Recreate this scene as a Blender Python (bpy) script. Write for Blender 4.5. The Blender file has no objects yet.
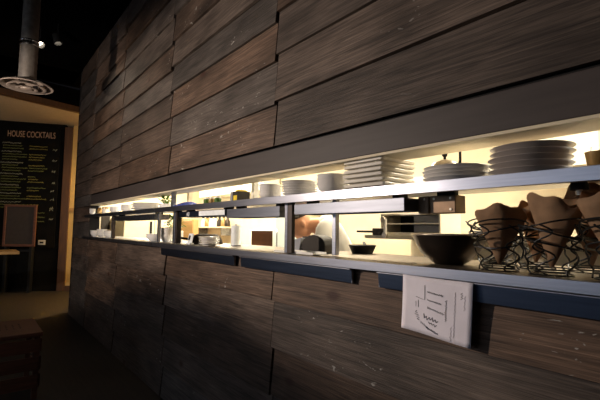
import bpy, bmesh, math, random
from mathutils import Vector, Matrix
random.seed(7)
SC = bpy.context.scene
COL = SC.collection
R = math.radians
PI = math.pi

# ------------------------------------------------------------------ mesh helper
class MB:
    def __init__(s):
        s.v = []; s.f = []; s.m = []; s.c = []; s.cur = 0; s.tint = (0.5, 0.5, 0.5, 1)
    def add(s, vs, fs, M=None):
        o = len(s.v)
        for p in vs:
            p = Vector(p)
            if M is not None: p = M @ p
            s.v.append(p)
        for f in fs:
            s.f.append([o + i for i in f]); s.m.append(s.cur); s.c.append(s.tint)
        return s
    def box(s, x0, x1, y0, y1, z0, z1, M=None):
        x0, x1 = sorted((x0, x1)); y0, y1 = sorted((y0, y1)); z0, z1 = sorted((z0, z1))
        vs = [(x0,y0,z0),(x1,y0,z0),(x1,y1,z0),(x0,y1,z0),(x0,y0,z1),(x1,y0,z1),(x1,y1,z1),(x0,y1,z1)]
        return s.add(vs, [(0,3,2,1),(4,5,6,7),(0,1,5,4),(1,2,6,5),(2,3,7,6),(3,0,4,7)], M)
    def hexa(s, vs, M=None):
        return s.add(vs, [(0,3,2,1),(4,5,6,7),(0,1,5,4),(1,2,6,5),(2,3,7,6),(3,0,4,7)], M)
    def lathe(s, prof, n=40, M=None, cap=True):
        vs = []; fs = []
        k = len(prof)
        for i in range(n):
            a = 2*PI*i/n
            for r, z in prof: vs.append((r*math.cos(a), r*math.sin(a), z))
        for i in range(n):
            j = (i+1) % n
            for q in range(k-1):
                fs.append((i*k+q, j*k+q, j*k+q+1, i*k+q+1))
        if cap:
            if prof[0][0] > 1e-5: fs.append([i*k for i in range(n)][::-1])
            if prof[-1][0] > 1e-5: fs.append([i*k+k-1 for i in range(n)])
        return s.add(vs, fs, M)
    def tube(s, pts, r, n=8, closed=False, M=None):
        pts = [Vector(p) for p in pts]
        N = len(pts); rs = r if isinstance(r, (list, tuple)) else [r]*N
        vs = []; fs = []; prev = None
        for i, p in enumerate(pts):
            if closed: t = pts[(i+1) % N]-pts[i-1]
            else: t = pts[min(i+1, N-1)]-pts[max(i-1, 0)]
            t = t.normalized() if t.length > 1e-9 else Vector((0,0,1))
            if prev is None:
                up = Vector((0,0,1)) if abs(t.z) < .9 else Vector((1,0,0))
                u = t.cross(up).normalized()
            else:
                u = (prev - t*prev.dot(t))
                u = u.normalized() if u.length > 1e-6 else t.orthogonal().normalized()
            w = t.cross(u); prev = u
            for k in range(n):
                a = 2*PI*k/n
                vs.append(p + (u*math.cos(a)+w*math.sin(a))*rs[i])
        for i in range(N if closed else N-1):
            j = (i+1) % N
            for k in range(n):
                l = (k+1) % n
                fs.append((i*n+k, i*n+l, j*n+l, j*n+k))
        if not closed:
            fs.append(list(range(n))[::-1]); fs.append([(N-1)*n+k for k in range(n)])
        return s.add(vs, fs, M)
    def ell(s, c, r, n=20, m=12, M=None):
        vs = []; fs = []
        c = Vector(c)
        T = Matrix.Translation(c)
        if M is not None: T = T @ M
        vs.append((0,0,-r[2]))
        for j in range(1, m):
            b = -PI/2 + PI*j/m
            for i in range(n):
                a = 2*PI*i/n
                vs.append((r[0]*math.cos(b)*math.cos(a), r[1]*math.cos(b)*math.sin(a), r[2]*math.sin(b)))
        vs.append((0,0,r[2])); L = len(vs)-1
        for i in range(n):
            l = (i+1) % n
            fs.append((0, 1+l, 1+i))
            for j in range(m-2):
                fs.append((1+j*n+i, 1+j*n+l, 1+(j+1)*n+l, 1+(j+1)*n+i))
            fs.append((1+(m-2)*n+i, 1+(m-2)*n+l, L))
        return s.add(vs, fs, T)
    def build(s, name, mats, parent=None, loc=(0,0,0), bevel=0, smooth=None, color=False):
        me = bpy.data.meshes.new(name)
        me.from_pydata([tuple(v) for v in s.v], [], s.f)
        if not isinstance(mats, (list, tuple)): mats = [mats]
        for m in mats: me.materials.append(m)
        me.polygons.foreach_set('material_index', s.m)
        if color:
            at = me.color_attributes.new('tint', 'FLOAT_COLOR', 'CORNER')
            i = 0
            for p, c in zip(me.polygons, s.c):
                for li in p.loop_indices: at.data[li].color = c
        bm = bmesh.new(); bm.from_mesh(me); bmesh.ops.recalc_face_normals(bm, faces=bm.faces); bm.to_mesh(me); bm.free()
        if smooth:
            me.polygons.foreach_set('use_smooth', [True]*len(me.polygons))
            me.set_sharp_from_angle(angle=R(smooth))
        me.update()
        o = bpy.data.objects.new(name, me); COL.objects.link(o)
        o.location = loc
        if parent is not None: o.parent = parent
        if bevel:
            b = o.modifiers.new('bevel', 'BEVEL'); b.width = bevel; b.segments = 2; b.limit_method = 'ANGLE'; b.angle_limit = R(50)
        return o

def tag(o, label=None, cat=None, group=None, kind=None):
    if label: o['label'] = label
    if cat: o['category'] = cat
    if group: o['group'] = group
    if kind: o['kind'] = kind
    return o
def thing(name, label, cat, loc=(0,0,0), rz=0, group=None):
    o = bpy.data.objects.new(name, None); COL.objects.link(o)
    o.empty_display_size = .05
    o.location = loc; o.rotation_euler = (0,0,rz)
    return tag(o, label, cat, group)
def copy_tree(o, parent=None):
    c = o.copy(); COL.objects.link(c)
    if parent is not None: c.parent = parent
    for ch in list(o.children): copy_tree(ch, c)
    return c
def struct(o):
    o['kind'] = 'structure'; return o

# ------------------------------------------------------------------ materials
def mat(name, col, rough=.6, metal=0, var=.12, scale=12, stretch=(1,1,1), bump=0.0, spec=.5, emit=None, estr=0, trans=0):
    m = bpy.data.materials.new(name); m.use_nodes = True
    nt = m.node_tree; b = nt.nodes['Principled BSDF']
    b.inputs['Roughness'].default_value = rough; b.inputs['Metallic'].default_value = metal
    b.inputs['Specular IOR Level'].default_value = spec
    tc = nt.nodes.new('ShaderNodeTexCoord'); mp = nt.nodes.new('ShaderNodeMapping'); mp.inputs['Scale'].default_value = stretch
    nz = nt.nodes.new('ShaderNodeTexNoise'); nz.inputs['Scale'].default_value = scale; nz.inputs['Detail'].default_value = 5
    rp = nt.nodes.new('ShaderNodeValToRGB')
    c0 = [max(0, c*(1-var)) for c in col]; c1 = [min(1, c*(1+var)) for c in col]
    rp.color_ramp.elements[0].position = .3; rp.color_ramp.elements[1].position = .7
    rp.color_ramp.elements[0].color = (*c0, 1); rp.color_ramp.elements[1].color = (*c1, 1)
    L = nt.links.new
    L(tc.outputs['Object'], mp.inputs['Vector']); L(mp.outputs[0], nz.inputs['Vector']); L(nz.outputs['Fac'], rp.inputs[0]); L(rp.outputs[0], b.inputs['Base Color'])
    if bump:
        bp = nt.nodes.new('ShaderNodeBump'); bp.inputs['Strength'].default_value = bump; bp.inputs['Distance'].default_value = .004
        L(nz.outputs['Fac'], bp.inputs['Height']); L(bp.outputs[0], b.inputs['Normal'])
    if emit:
        b.inputs['Emission Color'].default_value = (*emit, 1); b.inputs['Emission Strength'].default_value = estr
    if trans:
        b.inputs['Transmission Weight'].default_value = trans
    return m

def barnwood(name):
    m = bpy.data.materials.new(name); m.use_nodes = True
    nt = m.node_tree; b = nt.nodes['Principled BSDF']; L = nt.links.new; N = nt.nodes.new
    tc = N('ShaderNodeTexCoord'); at = N('ShaderNodeAttribute'); at.attribute_name = 'tint'
    sep = N('ShaderNodeSeparateColor'); L(at.outputs['Color'], sep.inputs[0])
    # per board shift so that the grain does not run across joints: the tint's blue carries a random number
    sh = N('ShaderNodeVectorMath'); sh.operation = 'MULTIPLY_ADD'
    sh.inputs[1].default_value = (37, 53, 91)
    L(sep.outputs[2], sh.inputs[0]); L(tc.outputs['Object'], sh.inputs[2])
    def noise(sc, st, det=6, dist=0.0):
        mp = N('ShaderNodeMapping'); mp.inputs['Scale'].default_value = st; L(sh.outputs[0], mp.inputs['Vector'])
        n = N('ShaderNodeTexNoise'); n.inputs['Scale'].default_value = sc; n.inputs['Detail'].default_value = det; n.inputs['Distortion'].default_value = dist
        L(mp.outputs[0], n.inputs['Vector']); return n
    grain = noise(10, (1, .35, 9), 8, .6)
    fine = noise(40, (1, .15, 8), 6)
    blot = noise(3.0, (1, .6, 1.6), 4)
    def mix(kind, fac, a, c):
        x = N('ShaderNodeMix'); x.data_type = 'RGBA'; x.blend_type = kind
        if isinstance(fac, (int, float)): x.inputs[0].default_value = fac
        else: L(fac, x.inputs[0])
        for inp, val in ((x.inputs[6], a), (x.inputs[7], c)):
            if isinstance(val, tuple): inp.default_value = val
            else: L(val, inp)
        return x.outputs[2]
    def ramp(src, p0, c0, p1, c1):
        r = N('ShaderNodeValToRGB'); r.color_ramp.elements[0].position = p0; r.color_ramp.elements[1].position = p1
        r.color_ramp.elements[0].color = c0; r.color_ramp.elements[1].color = c1; L(src, r.inputs[0]); return r.outputs[0]
    brown = ramp(grain.outputs['Fac'], .28, (.040,.024,.016,1), .72, (.175,.112,.076,1))
    grey = ramp(grain.outputs['Fac'], .28, (.038,.032,.028,1), .72, (.140,.120,.106,1))
    base = mix('MIX', sep.outputs[0], brown, grey)                     # red of the tint: brown board .. grey board
    bl = ramp(blot.outputs['Fac'], .3, (.50,.48,.47,1), .7, (1.35,1.32,1.30,1))
    base = mix('MULTIPLY', 1.0, base, bl)
    fi = ramp(fine.outputs['Fac'], .35, (.66,.66,.66,1), .6, (1.1,1.1,1.1,1))
    base = mix('MULTIPLY', .8, base, fi)
    bri = N('ShaderNodeCombineColor'); 
    for i in range(3): L(sep.outputs[1], bri.inputs[i])
    base = mix('MULTIPLY', 1.0, base, bri.outputs[0])
    # knots
    mpk = N('ShaderNodeMapping'); mpk.inputs['Scale'].default_value = (.02, 2.0, 3.4); L(sh.outputs[0], mpk.inputs['Vector'])
    vo = N('ShaderNodeTexVoronoi'); vo.inputs['Scale'].default_value = 1.0; vo.inputs['Randomness'].default_value = 1; L(mpk.outputs[0], vo.inputs['Vector'])
    kn = ramp(vo.outputs['Distance'], .045, (1,1,1,1), .12, (0,0,0,1))
    base = mix('MIX', kn, base, (.045,.018,.012,1))
    # scraped white paint flecks
    fl = noise(14, (1, 1.3, 3.0), 10, 1.0); fm = noise(1.6, (1, .8, 1.5), 2)
    a = ramp(fl.outputs['Fac'], .65, (0,0,0,1), .70, (1,1,1,1)); c = ramp(fm.outputs['Fac'], .55, (0,0,0,1), .62, (1,1,1,1))
    fk = mix('MULTIPLY', 1.0, a, c)
    fk2 = mix('MULTIPLY', 1.0, fk, at.outputs['Alpha'])
    base = mix('MIX', fk2, base, (.36,.34,.31,1))
    L(base, b.inputs['Base Color'])
    b.inputs['Roughness'].default_value = .62; b.inputs['Specular IOR Level'].default_value = .3
    bp = N('ShaderNodeBump'); bp.inputs['Strength'].default_value = .55; bp.inputs['Distance'].default_value = .004
    L(fine.outputs['Fac'], bp.inputs['Height']); L(bp.outputs[0], b.inputs['Normal'])
    return m

M = {}
M['board'] = barnwood('weathered_boards')
M['gap'] = mat('black_backing', (.006,.005,.005), .9)
M['fascia'] = mat('painted_fascia', (.055,.043,.039), .55, var=.12, scale=6, stretch=(1,.4,5), bump=.15, spec=.3)
M['steel'] = mat('brushed_steel', (.33,.34,.39), .33, 1, var=.10, scale=14, stretch=(1,.25,6))
M['steel_lamp'] = mat('lamp_housing_steel', (.17,.18,.21), .42, 1, var=.15, scale=10, stretch=(1,.3,5))
M['channel'] = mat('dark_channel', (.05,.035,.028), .5, .3, var=.2)
M['counter'] = mat('scuffed_counter_steel', (.20,.165,.13), .45, .9, var=.25, scale=24)
M['steel_worn'] = mat('worn_steel', (.22,.23,.26), .38, 1, var=.35, scale=30)
M['steel_dark'] = mat('blue_reflection_steel', (.15,.20,.31), .28, 1, var=.15, scale=10, stretch=(1,.3,5))  # bluish daylight reflection put into the base colour
M['steel_brown'] = mat('heat_stained_steel', (.20,.13,.08), .5, .6, var=.2, scale=20)
M['black'] = mat('matte_black', (.008,.008,.008), .6, spec=.3)
M['sooty'] = mat('sooty_iron', (.018,.012,.008), .75, spec=.2)
M['ceil'] = mat('black_ceiling_paint', (.003,.003,.003), 1, spec=0)
M['dark_floor'] = mat('dark_wood_floor', (.018,.012,.007), .7, var=.35, scale=5, stretch=(6,.5,1))
M['cream'] = mat('cream_kitchen_wall', (.74,.64,.46), .5, var=.06, scale=4)
M['creamsoffit'] = mat('cream_soffit', (.70,.60,.42), .6, var=.05)
M['white'] = mat('white_laminate', (.85,.83,.76), .4, var=.03)
M['kfloor'] = mat('quarry_tile', (.20,.09,.06), .5, var=.2)
M['plate'] = mat('glazed_ceramic', (.84,.81,.77), .25, var=.03, spec=.5)
M['plateShade'] = mat('shaded_ceramic', (.42,.37,.34), .3, var=.06)  # off-white ceramic with its backlit shade put into the base colour
M['plateC'] = mat('ivory_ceramic', (.82,.76,.65), .3, var=.04)
M['kraft'] = mat('kraft_paper', (.50,.32,.19), .75, var=.14, scale=25, bump=.25, spec=.2)
M['wire'] = mat('black_wire', (.008,.008,.008), .4)
M['paper'] = mat('paper', (.88,.83,.90), .8, var=.03, scale=20, bump=.25, spec=.2)
M['ink'] = mat('ink', (.05,.04,.06), .8)
M['inkpale'] = mat('pale_ink', (.50,.47,.50), .8)
M['bowlmetal'] = mat('dark_bowl', (.06,.045,.035), .3, .7, var=.2)
M['rim'] = mat('bowl_rim', (.55,.47,.36), .3, .5)
M['chalkwall'] = mat('blackboard_paint', (.005,.005,.005), .9, var=.3, scale=6, spec=.1)
M['chalkG'] = mat('green_chalk', (.17,.20,.07), .9)
M['chalkY'] = mat('yellow_chalk', (.27,.25,.07), .9)
M['chalkW'] = mat('white_chalk', (.28,.30,.27), .9)
M['chalkP'] = mat('peach_chalk', (.44,.29,.20), .9)
M['brownwood'] = mat('stained_wood', (.085,.038,.013), .5, var=.25, scale=8, stretch=(4,4,.4))
M['beige'] = mat('beige_plaster', (.47,.41,.32), .8, var=.05)
M['yellowwall'] = mat('ochre_plaster', (.62,.43,.16), .75, var=.06)
M['tablewood'] = mat('oiled_wood', (.42,.24,.08), .4, var=.15, stretch=(.5,4,4))
M['crate'] = mat('reddish_wood', (.13,.050,.026), .5, var=.3, stretch=(.5,5,5))
M['ductmetal'] = mat('galvanised_duct', (.36,.32,.28), .42, .8, var=.2, scale=20)
M['clamp'] = mat('bright_clamp', (.8,.8,.8), .2, 1)
M['diffuser'] = mat('painted_diffuser', (.30,.24,.20), .5, var=.1)
M['skin'] = mat('skin', (.62,.30,.16), .5, var=.06)
M['coat'] = mat('white_cotton', (.85,.82,.75), .85, var=.03)
M['trouser'] = mat('black_cotton', (.02,.02,.025), .9)
M['hair'] = mat('dark_hair', (.03,.017,.01), .7)
M['eye'] = mat('eye', (.03,.02,.015), .2)
M['bluecloth'] = mat('blue_cloth', (.05,.08,.33), .8, var=.3, scale=40)
M['green'] = mat('leaf_green', (.09,.20,.03), .6, var=.4, scale=30)
M['yellow'] = mat('yellow_plastic', (.80,.58,.04), .4)
M['greyplastic'] = mat('grey_plastic', (.26,.26,.28), .5)
M['darkplastic'] = mat('dark_plastic', (.035,.028,.022), .6, spec=.25)
M['gold'] = mat('amber_glass', (.40,.25,.09), .25, .3)
M['ovenglass'] = mat('oven_window', (.035,.014,.006), .25)
M['label'] = mat('white_sticker', (.85,.88,.88), .5)
M['cyan'] = mat('pale_cyan_enamel', (.72,.84,.82), .35, var=.03)
M['tube'] = mat('fluorescent_diffuser', (1,1,1), .5, emit=(1,.86,.62), estr=16)
M['sky'] = mat('daylit_pane', (.5,.6,.8), .3, emit=(.55,.75,1.0), estr=.9)
M['bulb'] = mat('lamp_bulb', (1,1,1), .5, emit=(1,.85,.65), estr=14)
M['frame'] = mat('window_frame', (.03,.03,.03), .5)
M['switch'] = mat('switch_plate', (.62,.58,.50), .4)

def translucent(m, fac):
    nt = m.node_tree; b = nt.nodes['Principled BSDF']; o = nt.nodes['Material Output']
    tl = nt.nodes.new('ShaderNodeBsdfTranslucent'); mx = nt.nodes.new('ShaderNodeMixShader'); mx.inputs[0].default_value = fac
    src = b.inputs['Base Color'].links[0].from_socket
    nt.links.new(src, tl.inputs[0]); nt.links.new(b.outputs[0], mx.inputs[1]); nt.links.new(tl.outputs[0], mx.inputs[2]); nt.links.new(mx.outputs[0], o.inputs[0])
translucent(M['kraft'], .5); translucent(M['green'], .3)
# ------------------------------------------------------------------ setting
SEAMS = [7.89, 6.722, 5.174, 3.578, 1.918, 0.30, -1.32, -2.6]
OPEN_Y = 6.70          # far jamb of the pass-through
SILL, HEAD, HTOP, WTOP = 1.31, 1.826, 1.965, 4.3

w = MB()
# solid wall behind the cladding
w.box(.0, .115, -2.6, 8.09, 0, SILL); w.box(0, .115, -2.6, 8.09, HEAD, WTOP); w.box(0, .115, OPEN_Y, 8.09, SILL, HEAD)
wall = struct(w.build('wall_right', M['gap']))
c = MB()
def board(y0, y1, z0, z1, up):
    g = (.007 if y0 < 2 else .013) + random.random()*.004
    grey = min(1, max(0, random.gauss(.45, .38))); bri = random.uniform(.66, 1.25)
    c.tint = (grey, bri, random.random(), 1.0 if random.random() < .6 else 0.25)
    y0 += g; y1 -= g
    z0 += .006
    b = .034 + random.random()*.006; t = .012
    j0, j1 = random.uniform(-.004, .004), random.uniform(-.004, .004)
    k0, k1 = random.uniform(-.004,.004), random.uniform(-.004,.004)
    top0, top1 = z1+.012+j0, z1+.012+j1
    c.hexa([(-b+k0,y0,z0+j0),(-b+.022,y0,z0+j0),(-b+.022,y1,z0+j1),(-b+k1,y1,z0+j1),
            (-t+k0,y0,top0),(-t+.012,y0,top0),(-t+.012,y1,top1),(-t+k1,y1,top1)])
ROWS = {4: [1.971,2.242,2.528,2.80,3.07,3.34,3.60,3.87,4.13,4.3],
        3: [1.971,2.228,2.493,2.742,2.98,3.225,3.48,3.74,4.02,4.3],
        2: [1.971,2.235,2.50,2.728,2.95,3.20,3.46,3.70,3.98,4.3],
        1: [1.971,2.228,2.475,2.73,2.965,3.21,3.47,3.66,3.93,4.3]}
LOW = {4: [1.30,1.064,.803,.54,.28,.0], 3: [1.30,1.066,.80,.53,.27,.0], 2: [1.30,1.05,.785,.52,.26,0], 1: [1.30,1.04,.78,.52,.26,0]}
for ci in range(7):
    y1, y0 = SEAMS[ci], SEAMS[ci+1]
    up = ROWS.get(ci, ROWS[3 if ci % 2 else 4]); lo = LOW.get(ci, LOW[4])
    if ci == 0:
        zs = [0,.27,.52,.79,1.04,1.30,1.56,1.80,1.98,2.21,2.46,2.71,2.97,3.24,3.46,3.70,3.98,4.3]
        for a, b_ in zip(zs, zs[1:]): board(y0, y1, a, b_, True)
        continue
    for a, b_ in zip(up, up[1:]): board(y0, y1, a, b_, True)
    for b_, a in zip(lo, lo[1:]): board(y0, y1, a, b_, False)
cl = c.build('cladding', M['board'], wall, color=True)
tr = struct(MB().box(-.020, 0, -2.6, 6.722, HEAD, HTOP).build('trim_1', M['fascia'], bevel=.003))
tag(tr, 'dark grey smooth fascia board running above the lit kitchen opening', 'trim')
# cream lining of the opening
li = MB(); li.box(-.019, .16, -2.6, OPEN_Y, HEAD-.012, HEAD-.001); li.box(.115, .16, -2.6, OPEN_Y, HEAD, HEAD+.04)
struct(li.build('trim_2', M['creamsoffit']))
struct(MB().box(-.02, .115, OPEN_Y-.012, OPEN_Y-.001, SILL+.036, HEAD-.013).build('trim_jamb_shade', M['gap']))  # black sheet on the far jamb, standing in for the shadow there

# dining room shell
struct(MB().box(-5.2, 0, -2.8, 12.5, -.08, 0).box(0, 3.2, 8.09, 12.5, -.08, 0).build('floor', M['dark_floor']))
struct(MB().box(-5.2, 0, -2.8, 8.9, 4.3, 4.4).box(-5.2, 3.2, 8.09, 9.0, 4.3, 4.4).build('ceiling', M['ceil']))
struct(MB().box(-5.2, 0, -2.8, -2.6, 0, 4.4).build('wall_back', M['ceil']))
# left wall with a row of daylit windows
WZ0, WZ1 = .95, 2.9
wins = [(1.0, 2.7), (3.0, 4.7), (5.0, 6.7)]
lw = MB(); lw.box(-5.3, -5.2, -2.8, 12.5, 0, WZ0); lw.box(-5.3, -5.2, -2.8, 12.5, WZ1, 4.4)
ys = [-2.8] + [q for a in wins for q in a] + [12.5]
for a, b_ in zip(ys[::2], ys[1::2]): lw.box(-5.3, -5.2, a, b_, WZ0, WZ1)
struct(lw.build('wall_left', M['brownwood']))
for i, (a, b_) in enumerate(wins):
    f = MB(); t = .05
    f.box(-5.28, -5.19, a, a+t, WZ0, WZ1); f.box(-5.28, -5.19, b_-t, b_, WZ0, WZ1)
    f.box(-5.28, -5.19, a+t, b_-t, WZ0, WZ0+t); f.box(-5.28, -5.19, a+t, b_-t, WZ1-t, WZ1)
    wn = struct(f.build('window_%d' % (i+1), M['frame']))
    MB().box(-5.26, -5.25, a+t, b_-t, WZ0+t, WZ1-t).build('pane', M['sky'], wn)

# end of the room: black chalk wall, wood post, ochre wall, beige low ceiling with wood edge
A = Vector((-.99, 11.48, 0)); B = Vector((.35, 10.77, 0)); dv = (B-A).normalized(); ang = math.atan2(dv.y, dv.x)
ME = Matrix.Translation(A) @ Matrix.Rotation(ang, 4, 'Z')      # local x along the wall, -y towards the room
struct(MB().box(-4.0, 1.36, .02, .14, 0, 4.4, ME).build('wall_end', M['chalkwall']))
struct(MB().box(1.36, 1.53, -.03, .14, 0, 3.86, ME).build('trim_4', M['brownwood'], bevel=.008))
struct(MB().box(1.53, 4.2, .02, .14, 0, 4.4, ME).build('wall_far', M['yellowwall']))
struct(MB().box(1.53, 4.2, -.01, .018, 0, .12, ME).build('baseboard_far', M['brownwood']))
struct(MB().box(1.53, 4.2, -.01, .018, 1.85, 1.93, ME).build('trim_5', M['tablewood']))
cz = MB(); cz.add([(-5.2,8.3,4.02),(0.0,9.2,3.89),(3.2,9.9,3.87),(3.2,12.5,3.87),(-5.2,12.5,4.02),
                   (-5.2,8.3,4.3),(0.0,9.2,4.3),(3.2,9.9,4.3),(3.2,12.5,4.3),(-5.2,12.5,4.3)],
                  [(0,4,3,2,1),(5,6,7,8,9),(0,1,6,5),(1,2,7,6),(2,3,8,7),(3,4,9,8),(4,0,5,9)])
struct(cz.build('ceiling_far', M['beige']))
bt = MB(); bt.hexa([(-5.2,8.16,3.965),(-5.2,8.29,3.965),(0.3,9.27,3.835),(0.3,9.13,3.835),(-5.2,8.16,4.07),(-5.2,8.29,4.07),(0.3,9.27,3.94),(0.3,9.13,3.94)])
struct(bt.build('trim_6', M['brownwood']))
bt = MB(); bt.hexa([(-5.2,8.20,4.071),(-5.2,8.29,4.071),(0.3,9.27,3.941),(0.3,9.17,3.941),(-5.2,8.20,4.3),(-5.2,8.29,4.3),(0.3,9.27,4.3),(0.3,9.17,4.3)])
struct(bt.build('trim_8', M['ceil']))
struct(MB().box(3.2, 3.3, 8.0, 12.5, 0, 4.4).build('wall_side', M['beige']))

# kitchen shell
KX, KH = 2.45, 2.75
struct(MB().box(.115, KX, -2.6, 8.0, -.08, 0).build('floor_kitchen', M['kfloor']))
struct(MB().box(.115, KX+.1, -2.6, 8.09, KH, KH+.1).build('ceiling_kitchen', M['white']))
struct(MB().box(KX, KX+.1, -2.6, 8.09, 0, KH).build('wall_kitchen', M['cream']))
struct(MB().box(.115, KX, 7.99, 8.09, 0, KH).build('wall_kitchen_end', M['cream']))
struct(MB().box(.115, KX, -2.7, -2.6, 0, KH).build('wall_kitchen_near', M['cream']))
struct(MB().box(KX-.02, KX, -2.6, 7.99, 2.02, 2.09).build('trim_7', M['white']))

# ------------------------------------------------------------------ pass shelf, counter, rails
SZ = 1.672; LZ = 1.345
def shelf(y0, y1, label, m, posts, lipm):
    t = thing('pass_shelf', label, 'shelf', (0, y0, SZ), group=None)
    L_ = y1-y0
    MB().box(-.046, .36, 0, min(L_, 6.68-y0), -.018, 0).build('shelf_top', m, t, bevel=.002)
    MB().box(-.050, -.046, 0, L_, -.042, .001).box(-.046, -.03, 0, L_, -.042, -.038).build('front_lip', lipm, t, bevel=.0012)
    for px, y, r_, dk in posts:
        o = MB().box(px-r_, px+r_, y-y0-r_, y-y0+r_, LZ+.004-SZ, -.019).build('post', M['steel'], t, bevel=.003)
        if dk:
            MB().box(px-r_, px+r_, y-y0-r_-.045, y-y0-r_-.002, LZ+.004-SZ, -.019).build('post_channel', M['channel'], o, bevel=.002)
    return t
shelf(3.87, 6.92, 'worn dark steel shelf at far end of kitchen opening holding white bowls', M['steel_worn'], [(.01,5.52,.016,1),(.03,3.93,.014,0)], M['steel_worn'])
shelf(-2.0, 3.86, 'long bright steel shelf holding plate stacks above the pass counter', M['steel'], [(.01,3.46,.022,1),(.01,1.835,.012,1),(.10,1.53,.014,0)], M['steel'])
def counter(y0, y1, label, m):
    t = thing('pass_counter', label, 'counter', (0, y0, LZ))
    MB().box(-.056, .50, 0, min(y1, 6.68)-y0, -.030, 0).build('counter_top', M['counter'] if m is M['steel'] else m, t, bevel=.002)
    MB().box(-.060, -.056, 0, y1-y0, -.036, .001).build('front_lip', m, t, bevel=.0012)
    return t
counter(3.85, 7.0, 'worn dark steel counter section at far end below small white bowls', M['steel_worn'])
counter(-2.0, 3.845, 'long polished steel pass counter carrying wire baskets and dark bowl', M['steel'])
def rail(y0, y1, label):
    t = thing('ticket_rail', label, 'rail', (0, y0, 1.245), group='order ticket rails under the counter edge')
    L_ = y1-y0
    fb = MB(); fb.hexa([(-.043,0,-.004),(-.040,0,-.004),(-.040,L_,-.004),(-.043,L_,-.004),(-.049,0,.060),(-.046,0,.060),(-.046,L_,.060),(-.049,L_,.060)])
    fb.build('face_plate', M['steel_dark'], t, bevel=.001)
    MB().box(-.060, -.031, 0, L_, .056, .062).build('top_channel', M['steel'], t, bevel=.002)
    for e in (0, L_-.004): MB().box(-.044, -.033, e, e+.004, -.004, .056).build('end_cap', M['steel_worn'], t)
    return t
rail(2.335, 3.65, 'steel ticket rail with blue reflection in its colour nearest the far counter section')
rail(1.275, 2.25, 'middle steel ticket rail between the two others under the counter')
rail(-.9, 1.12, 'long right hand steel ticket rail with the white note hanging on it')

def lamp(y0, y1, z0, z1, label, m, x0=.0, x1=.15):
    t = thing('heat_lamp', label, 'heat lamp', (0, y0, z0), group='heat lamps hung under the pass shelf')
    L_ = y1-y0; h = z1-z0
    hb = MB(); hb.box(x0, x0+.003, 0, L_, 0, h); hb.box(x1-.003, x1, 0, L_, 0, h); hb.box(x0+.003, x1-.003, 0, L_, h-.004, h)
    hb.box(x0+.003, x1-.003, 0, .003, 0, h-.004); hb.box(x0+.003, x1-.003, L_-.003, L_, 0, h-.004)
    hb.build('housing', m, t, bevel=.001)
    MB().tube([(.5*(x0+x1), .03, h*.45), (.5*(x0+x1), L_-.03, h*.45)], .006).build('heating_element', M['steel_brown'], t)
    for yy in (.06, L_-.09): MB().box(x0+.04, x1-.04, yy, yy+.03, h, 1.6535-z0).build('hanger', M['black'], t)
    return t
lamp(3.99, 5.44, 1.567, 1.622, 'dark heat lamp strip under far worn shelf', M['steel_worn'])
l2 = lamp(2.56, 3.38, 1.578, 1.624, 'heat lamp strip with white lettering and pale sticker', M['steel_dark'])
l3 = lamp(1.90, 2.53, 1.558, 1.620, 'short bright heat lamp strip above the brown oven window', M['steel_lamp'])
lamp(1.02, 1.76, 1.566, 1.622, 'heat lamp strip above the bent chef and the printer', M['steel_lamp'])
MB().box(-.0015, -.0002, .0, .42, .004, .042).build('sticker', M['label'], l2)

def text_mesh(s, size, name, m, parent, Mx, extr=.0006):
    cu = bpy.data.curves.new(name, 'FONT'); cu.body = s; cu.size = size; cu.extrude = extr
    o = bpy.data.objects.new(name, cu); COL.objects.link(o)
    dg = bpy.context.evaluated_depsgraph_get(); dg.update()
    me = bpy.data.meshes.new_from_object(o.evaluated_get(dg)); bpy.data.objects.remove(o); bpy.data.curves.remove(cu)
    me.name = name; me.transform(Mx); me.materials.clear(); me.materials.append(m)
    ob = bpy.data.objects.new(name, me); COL.objects.link(ob); ob.parent = parent
    return ob
# text facing -X with the reader's right towards -Y
FX = Matrix(((0,0,-1,0),(-1,0,0,0),(0,1,0,0),(0,0,0,1)))
text_mesh('A0', .052, 'lettering', M['label'], l2, Matrix.Translation((-.0012, .66, .004)) @ FX)

# brown bracket boxes at right end of the lamps
t = thing('lamp_control_box', 'brown heat stained metal box with screws at the right end of the lamps', 'control box', (.09, .84, 1.556))
MB().box(0, .08, 0, .115, 0, .073).build('case', M['steel_brown'], t, bevel=.003)
MB().box(0, .08, .122, .172, 0, .073).build('bracket', M['steel_brown'], t, bevel=.003)
for y, z in ((.02,.06),(.095,.06),(.02,.015),(.14,.06)):
    MB().lathe([(0,-.002),(.005,-.002),(.005,.002),(0,.002)], 12, Matrix.Translation((-.002,y,z)) @ Matrix.Rotation(PI/2,4,'Y')).build('screw', M['rim'], t)
MB().box(.03,.06,.02,.10,.073,.098).build('hanger', M['black'], t)
t = thing('lamp_socket', 'black round lamp socket with ivory centre under the shelf above the paper cones', 'lamp socket', (.10, .42, 1.653))
MB().lathe([(0,-.001),(.018,-.001),(.026,-.018),(.026,-.034),(0,-.034)][::-1], 24).build('base', M['black'], t, smooth=40)
MB().lathe([(.0,-.050),(.010,-.050),(.010,-.034),(0,-.034)], 20).build('ceramic_core', M['plateC'], t, smooth=40)

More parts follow.
